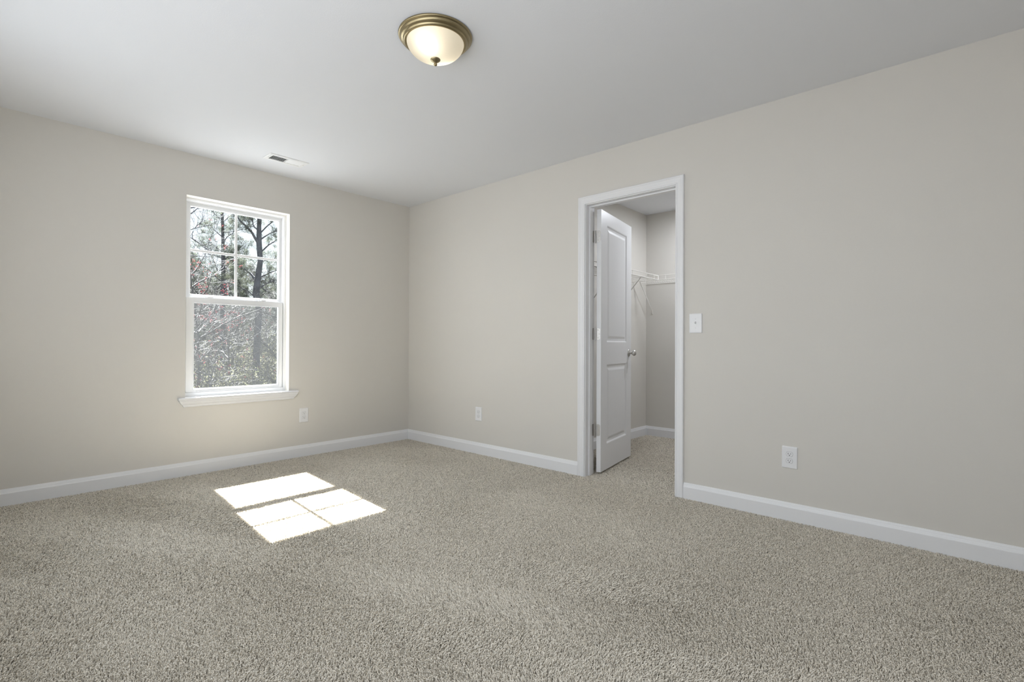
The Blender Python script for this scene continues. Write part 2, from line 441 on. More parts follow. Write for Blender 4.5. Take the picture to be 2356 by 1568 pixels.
# ------------------------------------------------------------------ window
WC = (WX0 + WX1) / 2
win = empty('window_1', (WC, 0.1, WZ0), label='white double-hung window with four panes above and one pane below', cat='window', kind=st)
wi = Matrix.Translation((-WC, -0.1, -WZ0))
FY = 0.072
SZ = 0.585


def ring_xz(x0, x1, z0, z1, a, b, bx=None, bz0=None, bz1=None):
    """rectangular ring in xz between y=a and y=b; inset bx at the sides, bz0 below, bz1 above"""
    m_ = MB()
    m_.box(x0, x0 + bx, a, b, z0, z1); m_.box(x1 - bx, x1, a, b, z0, z1); m_.box(x0 + bx, x1 - bx, a, b, z0, z0 + bz0); m_.box(x0 + bx, x1 - bx, a, b, z1 - bz1, z1)
    return m_


# outer frame: a face flange, a deeper jamb with two channels
fr = ring_xz(WX0, WX1, SZ, WZ1, FY, FY + 0.012, 0.020, 0.030, 0.018)
ring = ring_xz(WX0, WX1, SZ, WZ1, FY + 0.012, WT + 0.012, 0.022, 0.034, 0.022); fr.add(ring.v, ring.f)
ring = ring_xz(WX0 + 0.022, WX1 - 0.022, SZ + 0.034, WZ1 - 0.022, FY + 0.038, FY + 0.044, 0.006, 0.004, 0.008); fr.add(ring.v, ring.f)
fr.build('frame', M['vinyl'], win, bevel=0.0015, mtx=wi)
# drywall return: a cream painted lining of the opening, right and left sides and the top
rtn = MB().box(WX1 - 0.0015, WX1, 0.0005, FY, SZ, WZ1).box(WX0, WX0 + 0.0015, 0.0005, FY, SZ, WZ1).box(WX0, WX1, 0.0005, FY, WZ1 - 0.0015, WZ1)
rtn.build('drywall_return', M['return'], win, mtx=wi)
# upper sash (outer track)
UX0, UX1, UZ0, UZ1 = WX0 + 0.024, WX1 - 0.024, 1.322, WZ1 - 0.026
ug = (-1.999, -1.312, 1.378, 2.072)
us = MB(); ya, yb = 0.117, 0.147
us.box(UX0, ug[0], ya, yb, UZ0, UZ1).box(ug[1], UX1, ya, yb, UZ0, UZ1).box(ug[0], ug[1], ya, yb, UZ0, ug[2]).box(ug[0], ug[1], ya, yb, ug[3], UZ1)
usash = us.build('upper_sash', M['vinyl'], win, bevel=0.002, mtx=wi)
bd = ring_xz(ug[0] - 0.004, ug[1] + 0.004, ug[2] - 0.004, ug[3] + 0.004, 0.111, 0.118, 0.008, 0.008, 0.008)
bd.build('glazing_bead', M['vinyl'], usash, bevel=0.0015, mtx=wi)
MB().box(ug[0] - 0.003, ug[1] + 0.003, 0.130, 0.134, ug[2] - 0.003, ug[3] + 0.003).build('pane', M['glass'], usash, mtx=wi)
mcx = (ug[0] + ug[1]) / 2 - 0.004; mz = 1.727; hw = 0.0095
MB().box(mcx - hw, mcx + hw, 0.121, 0.1285, ug[2] - 0.002, ug[3] + 0.002).build('upright_muntin', M['vinyl'], usash, bevel=0.003, mtx=wi)
MB().box(ug[0] - 0.002, mcx - hw, 0.121, 0.1285, mz - hw, mz + hw).box(mcx + hw, ug[1] + 0.002, 0.121, 0.1285, mz - hw, mz + hw).build('level_muntin', M['vinyl'], usash, bevel=0.003, mtx=wi)
# lower sash (inner track)
lg = (-1.981, -1.326, 0.641, 1.314)
LX0, LX1, LZ0, LZ1 = WX0 + 0.024, WX1 - 0.024, SZ + 0.031, 1.354
ls = MB(); ya, yb = 0.080, 0.108
ls.box(LX0, lg[0], ya, yb, LZ0, LZ1).box(lg[1], LX1, ya, yb, LZ0, LZ1).box(lg[0], lg[1], ya, yb, LZ0, lg[2]).box(lg[0], lg[1], ya, yb, lg[3], LZ1)
lsash = ls.build('lower_sash', M['vinyl'], win, bevel=0.002, mtx=wi)
bd = ring_xz(lg[0] - 0.004, lg[1] + 0.004, lg[2] - 0.004, lg[3] + 0.004, 0.0755, 0.081, 0.008, 0.008, 0.008)
bd.build('glazing_bead', M['vinyl'], lsash, bevel=0.0015, mtx=wi)
MB().box(lg[0] - 0.003, lg[1] + 0.003, 0.092, 0.096, lg[2] - 0.003, lg[3] + 0.003).build('pane', M['glass'], lsash, mtx=wi)
MB().box(lg[0] + 0.02, lg[1] - 0.02, 0.072, 0.081, LZ0 + 0.004, LZ0 + 0.009).build('finger_lift', M['vinyl'], lsash, bevel=0.002, mtx=wi)
for lx in (-1.873, -1.462):
    lk = MB().box(lx - 0.030, lx + 0.030, 0.084, 0.106, LZ1, LZ1 + 0.006)
    lk.lathe([(0.0, 0.015), (0.010, 0.015), (0.0125, 0.012), (0.0125, 0.0055)], 20, Matrix.Translation((lx, 0.095, LZ1)))
    lk.box(lx - 0.004, lx + 0.032, 0.081, 0.090, LZ1 + 0.006, LZ1 + 0.012)
    lk.build('sash_lock', M['vinyl'], lsash, bevel=0.001, mtx=wi)
# insect screen outside the lower half
ms = bpy.data.materials.new('charcoal_insect_screen'); ms.use_nodes = True
n_, l_ = ms.node_tree.nodes, ms.node_tree.links; n_.remove(n_['Principled BSDF'])
tr_ = n_.new('ShaderNodeBsdfTransparent'); tl_ = n_.new('ShaderNodeBsdfTranslucent'); tl_.inputs['Color'].default_value = (0.040, 0.041, 0.042, 1)
mx_ = n_.new('ShaderNodeMixShader'); zn = n_.new('ShaderNodeTexNoise'); zn.inputs['Scale'].default_value = 3.0; mr = n_.new('ShaderNodeMapRange'); mr.inputs['To Min'].default_value = 0.17; mr.inputs['To Max'].default_value = 0.23
l_.new(zn.outputs['Fac'], mr.inputs['Value']); l_.new(mr.outputs['Result'], mx_.inputs[0]); l_.new(tr_.outputs[0], mx_.inputs[1]); l_.new(tl_.outputs[0], mx_.inputs[2]); l_.new(mx_.outputs[0], n_['Material Output'].inputs['Surface'])
scr = MB().add([(UX0, 0.160, SZ + 0.034), (UX1, 0.160, SZ + 0.034), (UX1, 0.160, 1.345), (UX0, 0.160, 1.345)], [(0, 1, 2, 3)]).build('insect_screen', ms, win, mtx=wi)
# stool and apron
sp_ = [(FY + 0.004, SZ), (-0.024, SZ), (-0.0285, SZ - 0.002), (-0.031, SZ - 0.0055), (-0.0315, SZ - 0.0095), (-0.030, SZ - 0.014), (-0.026, SZ - 0.017), (FY + 0.004, SZ - 0.017)]
so = MB().loft([[(WX0 + 0.001, y, z) for y, z in sp_], [(WX1 - 0.001, y, z) for y, z in sp_]])
hn = [(0.0, SZ), *sp_[1:7], (0.0, SZ - 0.017)]
so.loft([[(-2.104, y, z) for y, z in hn], [(WX0 + 0.001, y, z) for y, z in hn]]); so.loft([[(WX1 - 0.001, y, z) for y, z in hn], [(-1.195, y, z) for y, z in hn]])
so.build('stool', M['trim'], win, mtx=wi)
AP = [(0.026, SZ - 0.017), (0.0265, SZ - 0.026), (0.024, SZ - 0.031), (0.0225, SZ - 0.038), (0.0175, SZ - 0.050), (0.0135, SZ - 0.056), (0.0125, SZ - 0.064), (0.009, SZ - 0.072)]
ap = MB(); ax0, ax1 = -2.098, -1.200
mt_ = lambda d: (0.0265 - d) * 1.9
lft = [(ax0 + mt_(d), -d, z) for d, z in AP]; rgt = [(ax1 - mt_(d), -d, z) for d, z in AP]
lb = [(ax0 + mt_(d), 0, z) for d, z in AP]; rb = [(ax1 - mt_(d), 0, z) for d, z in AP]
ap.loft([lb, lft, rgt, rb], closed=False, caps=False)
ap.add([lb[0], lft[0], rgt[0], rb[0]], [(0, 1, 2, 3)]); ap.add([lb[-1], lft[-1], rgt[-1], rb[-1]], [(0, 1, 2, 3)]); ap.add(lb + rb, [tuple(range(8)) + tuple(range(15, 7, -1))])
ap.build('apron', M['trim'], win, mtx=wi)
# three unseen windows, added to house the fill lights: frame and pane only
for i, (a, b) in enumerate(SIDE_W):
    lbl = 'white framed side window added for fill light, ' + ('nearest the pictured window wall', 'between the other two side windows', 'beside the viewer')[i]
    wd_ = b - a
    o = empty('window_%d' % (i + 2), (XB - 0.05, (a + b) / 2, 0.65), PI / 2, label=lbl, cat='window', kind=st)
    r_ = ring_xz(-wd_ / 2, wd_ / 2, 0, 1.6, -0.04, 0.03, 0.05, 0.05, 0.05); r_.box(-wd_ / 2 + 0.05, wd_ / 2 - 0.05, -0.03, 0.02, 0.78, 0.82)
    r_.build('frame', M['vinyl'], o, bevel=0.002)
    MB().box(-wd_ / 2 + 0.05, wd_ / 2 - 0.05, -0.008, -0.004, 0.05, 1.55).build('pane', M['glass'], o)


# ------------------------------------------------------------------ outlets and switch
def face_mtx(wall, along, z, roll=0.0):
    """local x = to the viewer's right along the wall, -y = out of the wall, z up"""
    if wall == 'left':
        m_ = Matrix.Translation((along, -0.0005, z))
    else:
        m_ = Matrix.Translation((-0.0005, along, z)) @ Matrix.Rotation(-PI / 2, 4, 'Z')
    return m_ @ Matrix.Rotation(roll, 4, 'Y')


def outlet_parts():
    r = empty('outlet')
    pl = plate_profile(MB(), 0.081, 0.1255, 0.0062, 0.0075).build('cover_plate', M['plastic'], r)
    for s in (1, -1):
        zc = s * 0.0195; a, hgt = 0.0168, 0.0128
        pts = []
        for k in range(40):
            t = 2 * PI * k / 40; pts.append((a * math.cos(t), max(-hgt, min(hgt, a * math.sin(t)))))
        rc = MB().loft([[(x, -0.0055, zc + z) for x, z in pts], [(x, -0.0074, zc + z) for x, z in pts], [(x * .96, -0.0079, zc + z * .96) for x, z in pts]])
        # the groove round the face
        rco = rc.build('receptacle', M['plastic'], r)
        MB().loft([[(x * 1.07, -0.0064, zc + z * 1.08) for x, z in pts], [(x * 1.0, -0.00645, zc + z * 1.0) for x, z in pts]], caps=False).build('rim_gap', M['duct'], rco)
        for (x0, x1, z0, z1) in ((-0.0078, -0.0056, -0.0022, 0.0068), (0.0054, 0.0074, -0.0012, 0.0062)):
            MB().box(x0, x1, -0.0083, -0.0070, zc + z0, zc + z1).build('slot', M['dark'], rco)
        gp = [(0.0027 * math.cos(t), 0.0027 * max(math.sin(t), -0.75)) for t in [2 * PI * k / 16 for k in range(16)]]
        MB().loft([[(x, -0.0070, zc - 0.0070 + z) for x, z in gp], [(x, -0.0083, zc - 0.0070 + z) for x, z in gp]]).build('ground_hole', M['dark'], rco)
    sw = MB().lathe([(0, 0.0016), (0.0022, 0.0013), (0.0032, 0.0)], 16, Matrix.Translation((0, -0.0062, 0)) @ Matrix.Rotation(PI / 2, 4, 'X'))
    sw.build('screw', M['plastic'], r, smooth=True)
    return r


def copy_tree(o, parent=None):
    k = o.copy(); COL.objects.link(k)
    if parent is not None: k.parent = parent
    for ch in list(o.children): copy_tree(ch, k)
    return k


o1 = outlet_parts()
oo = [o1, copy_tree(o1), copy_tree(o1)]
spec = [('left', -1.134, 0.361, 0.0, 'white outlet on the window wall, right below the window sill'),
        ('right', -1.064, 0.359, 0.0, 'white outlet between the room corner and the closet door'),
        ('right', -3.630, 0.358, 0.012, 'slightly crooked white outlet right of the closet doorway')]
for o, (wl_, al, z, ro, lb_) in zip(oo, spec):
    o.matrix_world = face_mtx(wl_, al, z, ro); tag(o, lb_, 'outlet', group='wall outlets')

sw = empty('light_switch', label='white toggle light switch beside the closet door casing', cat='light switch')
plate_profile(MB(), 0.083, 0.1275, 0.0062, 0.0075).build('cover_plate', M['plastic'], sw)
tg = MB().loft([[(-0.0048, -0.0058, -0.0115), (0.0048, -0.0058, -0.0115), (0.0048, -0.0058, 0.0115), (-0.0048, -0.0058, 0.0115)],
                [(-0.0048, -0.0074, -0.0115), (0.0048, -0.0074, -0.0115), (0.0048, -0.0074, 0.0115), (-0.0048, -0.0074, 0.0115)]]).build('toggle_collar', M['plastic'], sw)
MB().loft([[(-0.0038, -0.0070, -0.0055), (0.0038, -0.0070, -0.0055), (0.0038, -0.0070, 0.0075), (-0.0038, -0.0070, 0.0075)],
           [(-0.0033, -0.0150, 0.0030), (0.0033, -0.0150, 0.0030), (0.0033, -0.0140, 0.0115), (-0.0033, -0.0140, 0.0115)],
           [(-0.0028, -0.0195, 0.0065), (0.0028, -0.0195, 0.0065), (0.0028, -0.0175, 0.0125), (-0.0028, -0.0175, 0.0125)]]).build('toggle', M['plastic'], sw, bevel=0.0006)
for z in (0.0300, -0.0300):
    MB().lathe([(0, 0.0016), (0.0022, 0.0013), (0.0032, 0.0)], 16, Matrix.Translation((0, -0.0062, z)) @ Matrix.Rotation(PI / 2, 4, 'X')).build('screw', M['plastic'], sw, smooth=True)
sw.matrix_world = face_mtx('right', -3.079, 1.1415)

# ------------------------------------------------------------------ ceiling register
vc = Vector(((VX0 + VX1) / 2, (VY0 + VY1) / 2, H))
vt = empty('air_vent', vc, label='white louvred air register in the ceiling near the window', cat='air vent')
vi = Matrix.Translation(-vc); vd = 0.007
ou = [(VX0, VY0), (VX1, VY0), (VX1, VY1), (VX0, VY1)]
ins = lambda s: [(VX0 + s, VY0 + s), (VX1 - s, VY0 + s), (VX1 - s, VY1 - s), (VX0 + s, VY1 - s)]
MB().loft([[(x, y, H - 0.0003) for x, y in ou], [(x, y, H - 0.003) for x, y in ou], [(x, y, H - vd) for x, y in ins(0.006)], [(x, y, H - vd) for x, y in ins(0.030)],
           [(x, y, H - 0.002) for x, y in ins(0.030)], [(x, y, H - 0.0003) for x, y in ins(0.0215)]], caps=False).build('face_frame', M['vent'], vt, mtx=vi)
gx0, gx1, gy0, gy1 = VX0 + 0.030, VX1 - 0.030, VY0 + 0.030, VY1 - 0.030
nb = 20
for k in range(nb):
    xx = gx0 + (k + 0.5) * (gx1 - gx0) / nb
    s = 1 if k < nb / 2 else -1
    lx = 0.0050 if s > 0 else -0.0066
    zlo, zhi = (H - vd + 0.0005, H + 0.006) if s > 0 else (H - vd + 0.0008, H - 0.0022)
    MB().loft([[(xx - lx - .0006, y_, zlo), (xx - lx + .0006, y_, zlo), (xx + lx + .0006, y_, zhi), (xx + lx - .0006, y_, zhi)] for y_ in (gy0, gy1)]).build('louvre', M['vent'], vt, mtx=vi)
MB().box((gx0 + gx1) / 2 - 0.0012, (gx0 + gx1) / 2 + 0.0012, gy0, gy1, H - vd, H + 0.004).build('divider', M['vent'], vt, mtx=vi)
dk = MB(); q0 = [(hx0, hy0), (hx1, hy0), (hx1, hy1), (hx0, hy1)]
dk.loft([[(x, y, H + 0.004) for x, y in ins(0.0225)], [(x, y, H + 0.12) for x, y in ins(0.0225)]], caps=False); dk.add([(x, y, H + 0.12) for x, y in ins(0.0225)], [(0, 1, 2, 3)])
dk.build('duct', M['duct'], vt, mtx=vi)
for x in (VX0 + 0.015, VX1 - 0.015):
    MB().lathe([(0.0, -0.0015), (0.0028, -0.001), (0.004, 0.0)], 14, Matrix.Translation((x, (VY0 + VY1) / 2, H - vd))).build('screw', M['steel'], vt, smooth=True, mtx=vi)

# ------------------------------------------------------------------ flush ceiling light
LC = Vector((-1.731, -2.546, H))
lamp = empty('ceiling_light', LC, label='antique brass flush ceiling light with glowing frosted glass bowl', cat='ceiling light')
pan = [(0.0, 0.0), (0.165, 0.0), (0.170, -0.001), (0.1715, -0.004), (0.170, -0.0085), (0.166, -0.0105), (0.1635, -0.011), (0.1635, -0.013), (0.1625, -0.0165), (0.159, -0.0215),
       (0.154, -0.0255), (0.150, -0.0265), (0.1485, -0.0285), (0.1470, -0.0325), (0.143, -0.0355), (0.138, -0.0365), (0.1355, -0.0355), (0.1345, -0.032), (0.1345, -0.020), (0.120, -0.012), (0.0, -0.012)]
MB().lathe(pan, 72).build('pan', M['bronze'], lamp, smooth=True)
RG, ZG, DG = 0.1325, -0.033, 0.076
bowl = []
for k in range(19):
    t = k / 18
    bowl.append((RG * math.sin(PI / 2 * (1 - t) ** 0.92) if t < 1 else 0.0, ZG - DG * math.sin(PI / 2 * t) ** 1.15))
MB().lathe(bowl, 72).build('shade', M['shade'], lamp, smooth=True)
zb = ZG - DG
fin = MB().lathe([(0.0, 0.002), (0.022, 0.002), (0.0235, -0.001), (0.022, -0.004), (0.017, -0.008), (0.011, -0.0125), (0.007, -0.015), (0.0055, -0.0175),
                  (0.0075, -0.020), (0.0085, -0.0235), (0.0070, -0.0275), (0.003, -0.030), (0.0, -0.0305)], 36, Matrix.Translation((0, 0, zb)))
fin.build('finial', M['bronze'], lamp, smooth=True)
M['bulb'] = emit_mat('glowing_bulb', (1.0, 0.89, 0.70), LAMP_W / (2 * PI * 4 * PI * 0.024 ** 2) * 2.0)
ba = math.radians(26)
for s in (1, -1):
    bx, by = math.cos(ba) * 0.064 * s, math.sin(ba) * 0.064 * s
    mt = Matrix.Translation((bx, by, -0.050))
    MB().lathe([(0.0, -0.024)] + [(0.024 * math.cos(t), 0.024 * math.sin(t)) for t in [(-80 + 16 * k) * PI / 180 for k in range(11)]] + [(0.0, 0.024)], 24, mt).build('bulb', M['bulb'], lamp, smooth=True)
    MB().tube([(bx, by, -0.012), (bx, by, -0.030)], 0.013, 16).build('socket', M['plastic'], lamp, smooth=True)

# unseen fixture added to brighten the closet, round the corner of the doorway
KC = Vector((1.45, -2.64, H))
kl = empty('ceiling_light', KC, label='small white flush fill light added inside the closet, out of the doorway view', cat='ceiling light')
MB().lathe([(0, 0), (0.125, 0), (0.128, -0.010), (0.124, -0.022), (0.114, -0.024), (0.112, -0.018), (0, -0.018)], 40).build('rim', M['trim'], kl, smooth=True)
M['closet_fill'] = emit_mat('closet_fill_diffuser', (0.93, 0.975, 1.05), CLOSET_W / (PI * 0.111 ** 2 * PI))
MB().lathe([(0.112, -0.0195), (0.0, -0.0195)], 40).build('diffuser', M['closet_fill'], kl)

# ------------------------------------------------------------------ wire closet shelving
def wire_shelf(name, x0, x1, y_wall, y_lip, lbl, swap=False, posts=(), brace=()):
    """runs along x; swap exchanges x and y roles (runs along y)"""
    P = (lambda a, d, z: (d, a, z)) if swap else (lambda a, d, z: (a, d, z))
    root = empty(name, P((x0 + x1) / 2, (y_wall + y_lip) / 2, 1.667), label=lbl, cat='shelf', group='wire shelves in the closet')
    iv = Matrix.Translation(-root.location)
    zt_, zl, zd = 1.711, 1.668, 1.668
    sg = 1 if y_wall > y_lip else -1
    for z, rr in ((zt_, 0.0032), (zl, 0.0032)):
        MB().tube([P(x0, y_lip, z), P(x1, y_lip, z)], rr, 8).build('lip_rail', M['wire'], root, smooth=True, mtx=iv)
    for a in posts: MB().tube([P(a, y_lip, zl), P(a, y_lip, zt_)], 0.0028, 8).build('lip_post', M['wire'], root, smooth=True, mtx=iv)
    dw = MB(); n = int((x1 - x0) / 0.0254)
    for k in range(n):
        a = x0 + (k + 0.5) * (x1 - x0) / n
        dw.tube([P(a, y_lip, zd + 0.003), P(a, y_wall - sg * 0.006, zd + 0.003)], 0.0012, 5)
    dw.build('deck_wires', M['wire'], root, smooth=True, mtx=iv)
    for dd in (0.006, 0.150):
        MB().tube([P(x0, y_wall - sg * dd, zd - 0.001), P(x1, y_wall - sg * dd, zd - 0.001)], 0.0021, 8).build('cross_rail', M['wire'], root, smooth=True, mtx=iv)
    for a in brace:
        b_ = MB().tube([P(a, y_lip + sg * 0.004, zl), P(a, y_lip + sg * 0.03, zl - 0.03), P(a, y_wall - sg * 0.012, zl - 0.30), P(a, y_wall - sg * 0.004, zl - 0.335)], 0.0046, 8)
        b_.build('brace', M['wire'], root, smooth=True, mtx=iv)
    return root


wire_shelf('wire_shelf', DT + 0.005, 1.648, CY0, -2.010, 'white wire closet shelf on the wall behind the open door', posts=(0.22, 0.53, 0.83, 1.12, 1.40, 1.56, 1.645), brace=(0.78, 1.30))
wire_shelf('wire_shelf', CY1 + 0.01, CY0 - 0.004, CX, 1.650, 'white wire closet shelf along the closet back wall', swap=True, posts=(-3.2, -2.93, -2.65, -2.37, -2.09, -2.013), brace=(-1.80, -2.9,))

# ------------------------------------------------------------------ carpet pile: yarn tufts standing on the backing
rng = np.random.default_rng(7)


def field(x, y, seed, sc):
    r = np.random.default_rng(seed); out = np.zeros_like(x)
    for k in range(14):
        a = r.uniform(0, 2 * PI); w_ = sc * r.uniform(0.5, 1.9); out += np.sin((x * np.cos(a) + y * np.sin(a)) * w_ + r.uniform(0, 6.28))
    return out / 14 * 1.9


def tufts(x0, x1, y0, y1, step):
    gx = np.arange(x0, x1, step); gy = np.arange(y0, y1, step); X, Y = np.meshgrid(gx, gy)
    X = X.ravel() + rng.uniform(-.5, .5, X.size) * step; Y = Y.ravel() + rng.uniform(-.5, .5, Y.size) * step
    return np.stack([X, Y, np.full(X.size, step)], 1)


def pile_block():
    T = [tufts(XB + 0.004, -0.016, YB + 0.02, -2.2, 0.0046), tufts(XB + 0.004, -0.016, -2.2, -0.016, 0.0056), tufts(-0.016, DT, DY1 + 0.002, DY0 - 0.002, 0.006),
         tufts(DT, CX - 0.016, CY1 + 0.016, CY0 - 0.016, 0.0068)]
    R = np.concatenate(T); n = len(R); x, y, st_ = R.T
    # nap: broad areas where the pile has been brushed one way or the other (vacuum strokes, footprints)
    nx = field(x, y, 3, 5.0); ny = field(x, y, 4, 5.0)
    stroke = np.tanh(3 * np.sin((x * 0.9 + y * 0.42) * 10.5 + 1.5 * field(x, y, 8, 2.0))) * np.clip(field(x, y, 9, 1.5) + 0.35, 0, 1)
    lx = 0.0045 * nx + 0.0052 * stroke * -0.42; ly = 0.0045 * ny + 0.0052 * stroke * 0.9
    a = rng.uniform(0, 2 * PI, n); cu = rng.uniform(0.0015, 0.0050, n); hgt = rng.uniform(0.0110, 0.0155, n)
    a2 = a + rng.uniform(0.6, 2.2, n) * rng.choice([-1, 1], n)
    zb_ = -0.0155
    P = np.zeros((n, 4, 3), np.float32)
    P[:, 0] = np.stack([x, y, np.full(n, zb_)], 1)
    P[:, 1] = np.stack([x + lx * .3 + cu * .45 * np.cos(a), y + ly * .3 + cu * .45 * np.sin(a), zb_ + hgt * .45], 1)
    P[:, 2] = np.stack([x + lx * .75 + cu * .95 * np.cos(a), y + ly * .75 + cu * .95 * np.sin(a), zb_ + hgt * .85], 1)
    P[:, 3] = np.stack([x + lx * 1.15 + cu * (np.cos(a) + 1.0 * np.cos(a2)), y + ly * 1.15 + cu * (np.sin(a) + 1.0 * np.sin(a2)), zb_ + hgt * 1.0], 1)
    rad = np.zeros((n, 4), np.float32); b0 = st_ * 0.272
    for k, f in enumerate((0.8, 1.0, 1.0, 0.7)): rad[:, k] = b0 * f
    hc = bpy.data.hair_curves.new('pile'); hc.add_curves([4] * n)
    hc.attributes['position'].data.foreach_set('vector', P.ravel())
    ra = hc.attributes.get('radius') or hc.attributes.new('radius', 'FLOAT', 'POINT')
    ra.data.foreach_set('value', rad.ravel())
    hc.materials.append(M['carpet'])
    o = bpy.data.objects.new('pile', hc); COL.objects.link(o); o.parent = fl
    tag(o, kind='stuff'); print('tufts', n)
    return o


pile_block()


# ------------------------------------------------------------------ outside: ground, trees, undergrowth
def tube_np(pts, rad, n=5):
    pts = np.asarray(pts, float); d = np.gradient(pts, axis=0); d /= np.linalg.norm(d, axis=1)[:, None] + 1e-9
    ref = np.where(np.abs(d[:, 2:3]) > 0.9, np.array([[1., 0, 0]]), np.array([[0, 0, 1.]]))
    u = np.cross(d, ref); u /= np.linalg.norm(u, axis=1)[:, None] + 1e-9; v = np.cross(d, u)
    t = np.arange(n) * 2 * PI / n
    V = pts[:, None] + (u[:, None] * np.cos(t)[None, :, None] + v[:, None] * np.sin(t)[None, :, None]) * np.asarray(rad)[:, None, None]
    m_ = len(pts); i = np.arange(m_ - 1)[:, None] * n; j = np.arange(n)[None]; j2 = (j + 1) % n
    F = np.stack([i + j, i + j2, i + n + j2, i + n + j], -1).reshape(-1, 4)
    return V.reshape(-1, 3), F


class NB:
    def __init__(s): s.v = []; s.f = []; s.n = 0

    def add(s, V, F): s.v.append(V); s.f.append(np.asarray(F) + s.n); s.n += len(V)

    def build(s, name, m, parent, loc):
        return np_mesh(name, np.concatenate(s.v) - np.asarray(loc), np.concatenate(s.f), m, parent)


def wander(rg, p, d, L, n, wob, lift=0.0):
    pts = [np.array(p, float)]; d = np.array(d, float); d /= np.linalg.norm(d)
    for _ in range(n):
        d = d + rg.normal(0, wob, 3) + np.array([0, 0, lift]); d /= np.linalg.norm(d); pts.append(pts[-1] + d * L / n)
    return np.array(pts)


def tris(rg, C, D, L, Wd):
    """one thin triangle at each point C along D"""
    D = D / (np.linalg.norm(D, axis=1)[:, None] + 1e-9); sd = np.cross(D, rg.normal(0, 1, D.shape)); sd /= np.linalg.norm(sd, axis=1)[:, None] + 1e-9
    V = np.stack([C - sd * Wd[:, None] * .5, C + sd * Wd[:, None] * .5, C + D * L[:, None]], 1).reshape(-1, 3)
    return V, np.arange(len(V)).reshape(-1, 3)


def needle_clumps(rg, centers, dirs, per=44, L=0.15, Wd=0.0098):
    k = len(centers); C = np.repeat(centers, per, 0) + rg.normal(0, 0.045, (k * per, 3))
    D = rg.normal(0, 1, (k * per, 3)) + np.repeat(dirs, per, 0) * 0.9
    return tris(rg, C, D, rg.uniform(0.6, 1.15, k * per) * L, rg.uniform(0.7, 1.3, k * per) * Wd)


GZ = -3.3


def ground_z(x, y):
    return GZ + np.clip((np.asarray(y, float) - 9) * 0.045, 0, 2.2)


def pine(base, trunk, radii, limbs, label, seed, whorls=None, foliage=True, group=None, dens=1.0, name='pine_tree'):
    """trunk: list of points; limbs: explicit polylines (points, r0); whorls: (z0, z1, n, length)"""
    rg = np.random.default_rng(seed)
    root = empty(name, base, label=label, cat='tree', group=group)
    tb = NB(); tz = np.array(trunk); tb.add(*tube_np(tz, radii, 9)); tb.build('trunk', M['bark'], root, base)
    lb = NB(); cc, dd = [], []
    lims = [(np.array(p), r * 0.72) for p, r in limbs]
    if whorls:
        z0, z1, n, LL = whorls
        for k in range(n):
            z = rg.uniform(z0, z1); f = (z - z0) / (z1 - z0); x = np.interp(z, tz[:, 2], tz[:, 0]); y = np.interp(z, tz[:, 2], tz[:, 1])
            a = rg.uniform(0, 2 * PI); L = LL * (1 - 0.65 * f) * rg.uniform(0.7, 1.2)
            lims.append((wander(rg, (x, y, z), (math.cos(a), math.sin(a), 0.35), L, 7, 0.10, 0.02), 0.035 * L / 2 + 0.008))
    for P, r in lims:
        lb.add(*tube_np(P, np.linspace(r, r * 0.25, len(P)), 6))
        L = np.linalg.norm(P[-1] - P[0])
        for q in range(int(7 + L * 5)):
            t = rg.uniform(0.25, 1.0) * (len(P) - 1); i = min(int(t), len(P) - 2); p = P[i] + (P[i + 1] - P[i]) * (t - i)
            d0 = P[i + 1] - P[i]; d0 = d0 / np.linalg.norm(d0); tw = wander(rg, p, d0 * 0.6 + rg.normal(0, 0.6, 3) + [0, 0, .25], rg.uniform(0.3, 0.9), 4, 0.15)
            lb.add(*tube_np(tw, np.linspace(0.008, 0.0035, 5), 4))
            if foliage:
                for j in (2, 3, 4):
                    if rg.random() < 0.85 * dens: cc.append(tw[j] + rg.normal(0, .05, 3)); dd.append(tw[4] - tw[2])
    lb.build('branches', M['bark'], root, base)
    if foliage:
        dd = np.array(dd); dd /= np.linalg.norm(dd, axis=1)[:, None]
        nb_ = NB(); nb_.add(*needle_clumps(rg, np.array(cc), dd)); o = nb_.build('needles', M['needles'], root, base); tag(o, kind='stuff')
    return root


def at(px, py, Y):
    """a point seen at photo pixel (px, py) at distance y = Y from the window wall"""
    d = r3 * ((px - 1178) / FPX) + u3 * (-(py - 784) / FPX) + f2
    return np.array(CAM + d * ((Y - CAM.y) / d.y))


tag(np_mesh('ground', [(x, y, float(ground_z(x, y))) for y in (0.16, 9, 20, 40, 58, 130) for x in (-60, -20, 0, 20, 40, 120)],
            [(i * 6 + j, i * 6 + j + 1, i * 6 + j + 7, i * 6 + j + 6) for i in range(5) for j in range(5)], M['ground']),
    'brown leaf-littered ground sloping up outside the window', 'ground', st)

# main pine, its limbs laid out as they are seen through the panes
Y = 15.0
tr = [at(586, 1010, Y), at(587, 900, Y), at(591, 800, Y), at(596, 705, Y), at(589, 676, Y), at(593, 640, Y), at(599, 600, Y), at(596, 560, Y), at(596, 520, Y), at(598, 480, Y), at(600, 430, Y), at(603, 330, Y), at(604, 250, Y)]
tr[0][2] = float(ground_z(0, Y)) - 0.2
tz = [np.array(p) for p in tr]
rr_ = [0.15, 0.125, 0.118, 0.112, 0.122, 0.106, 0.092, 0.096, 0.078, 0.064, 0.056, 0.04, 0.015]


def lp(pts, dy, Y=Y):
    n = len(pts); return np.array([at(px, py, Y + dy * k / (n - 1)) for k, (px, py) in enumerate(pts)])


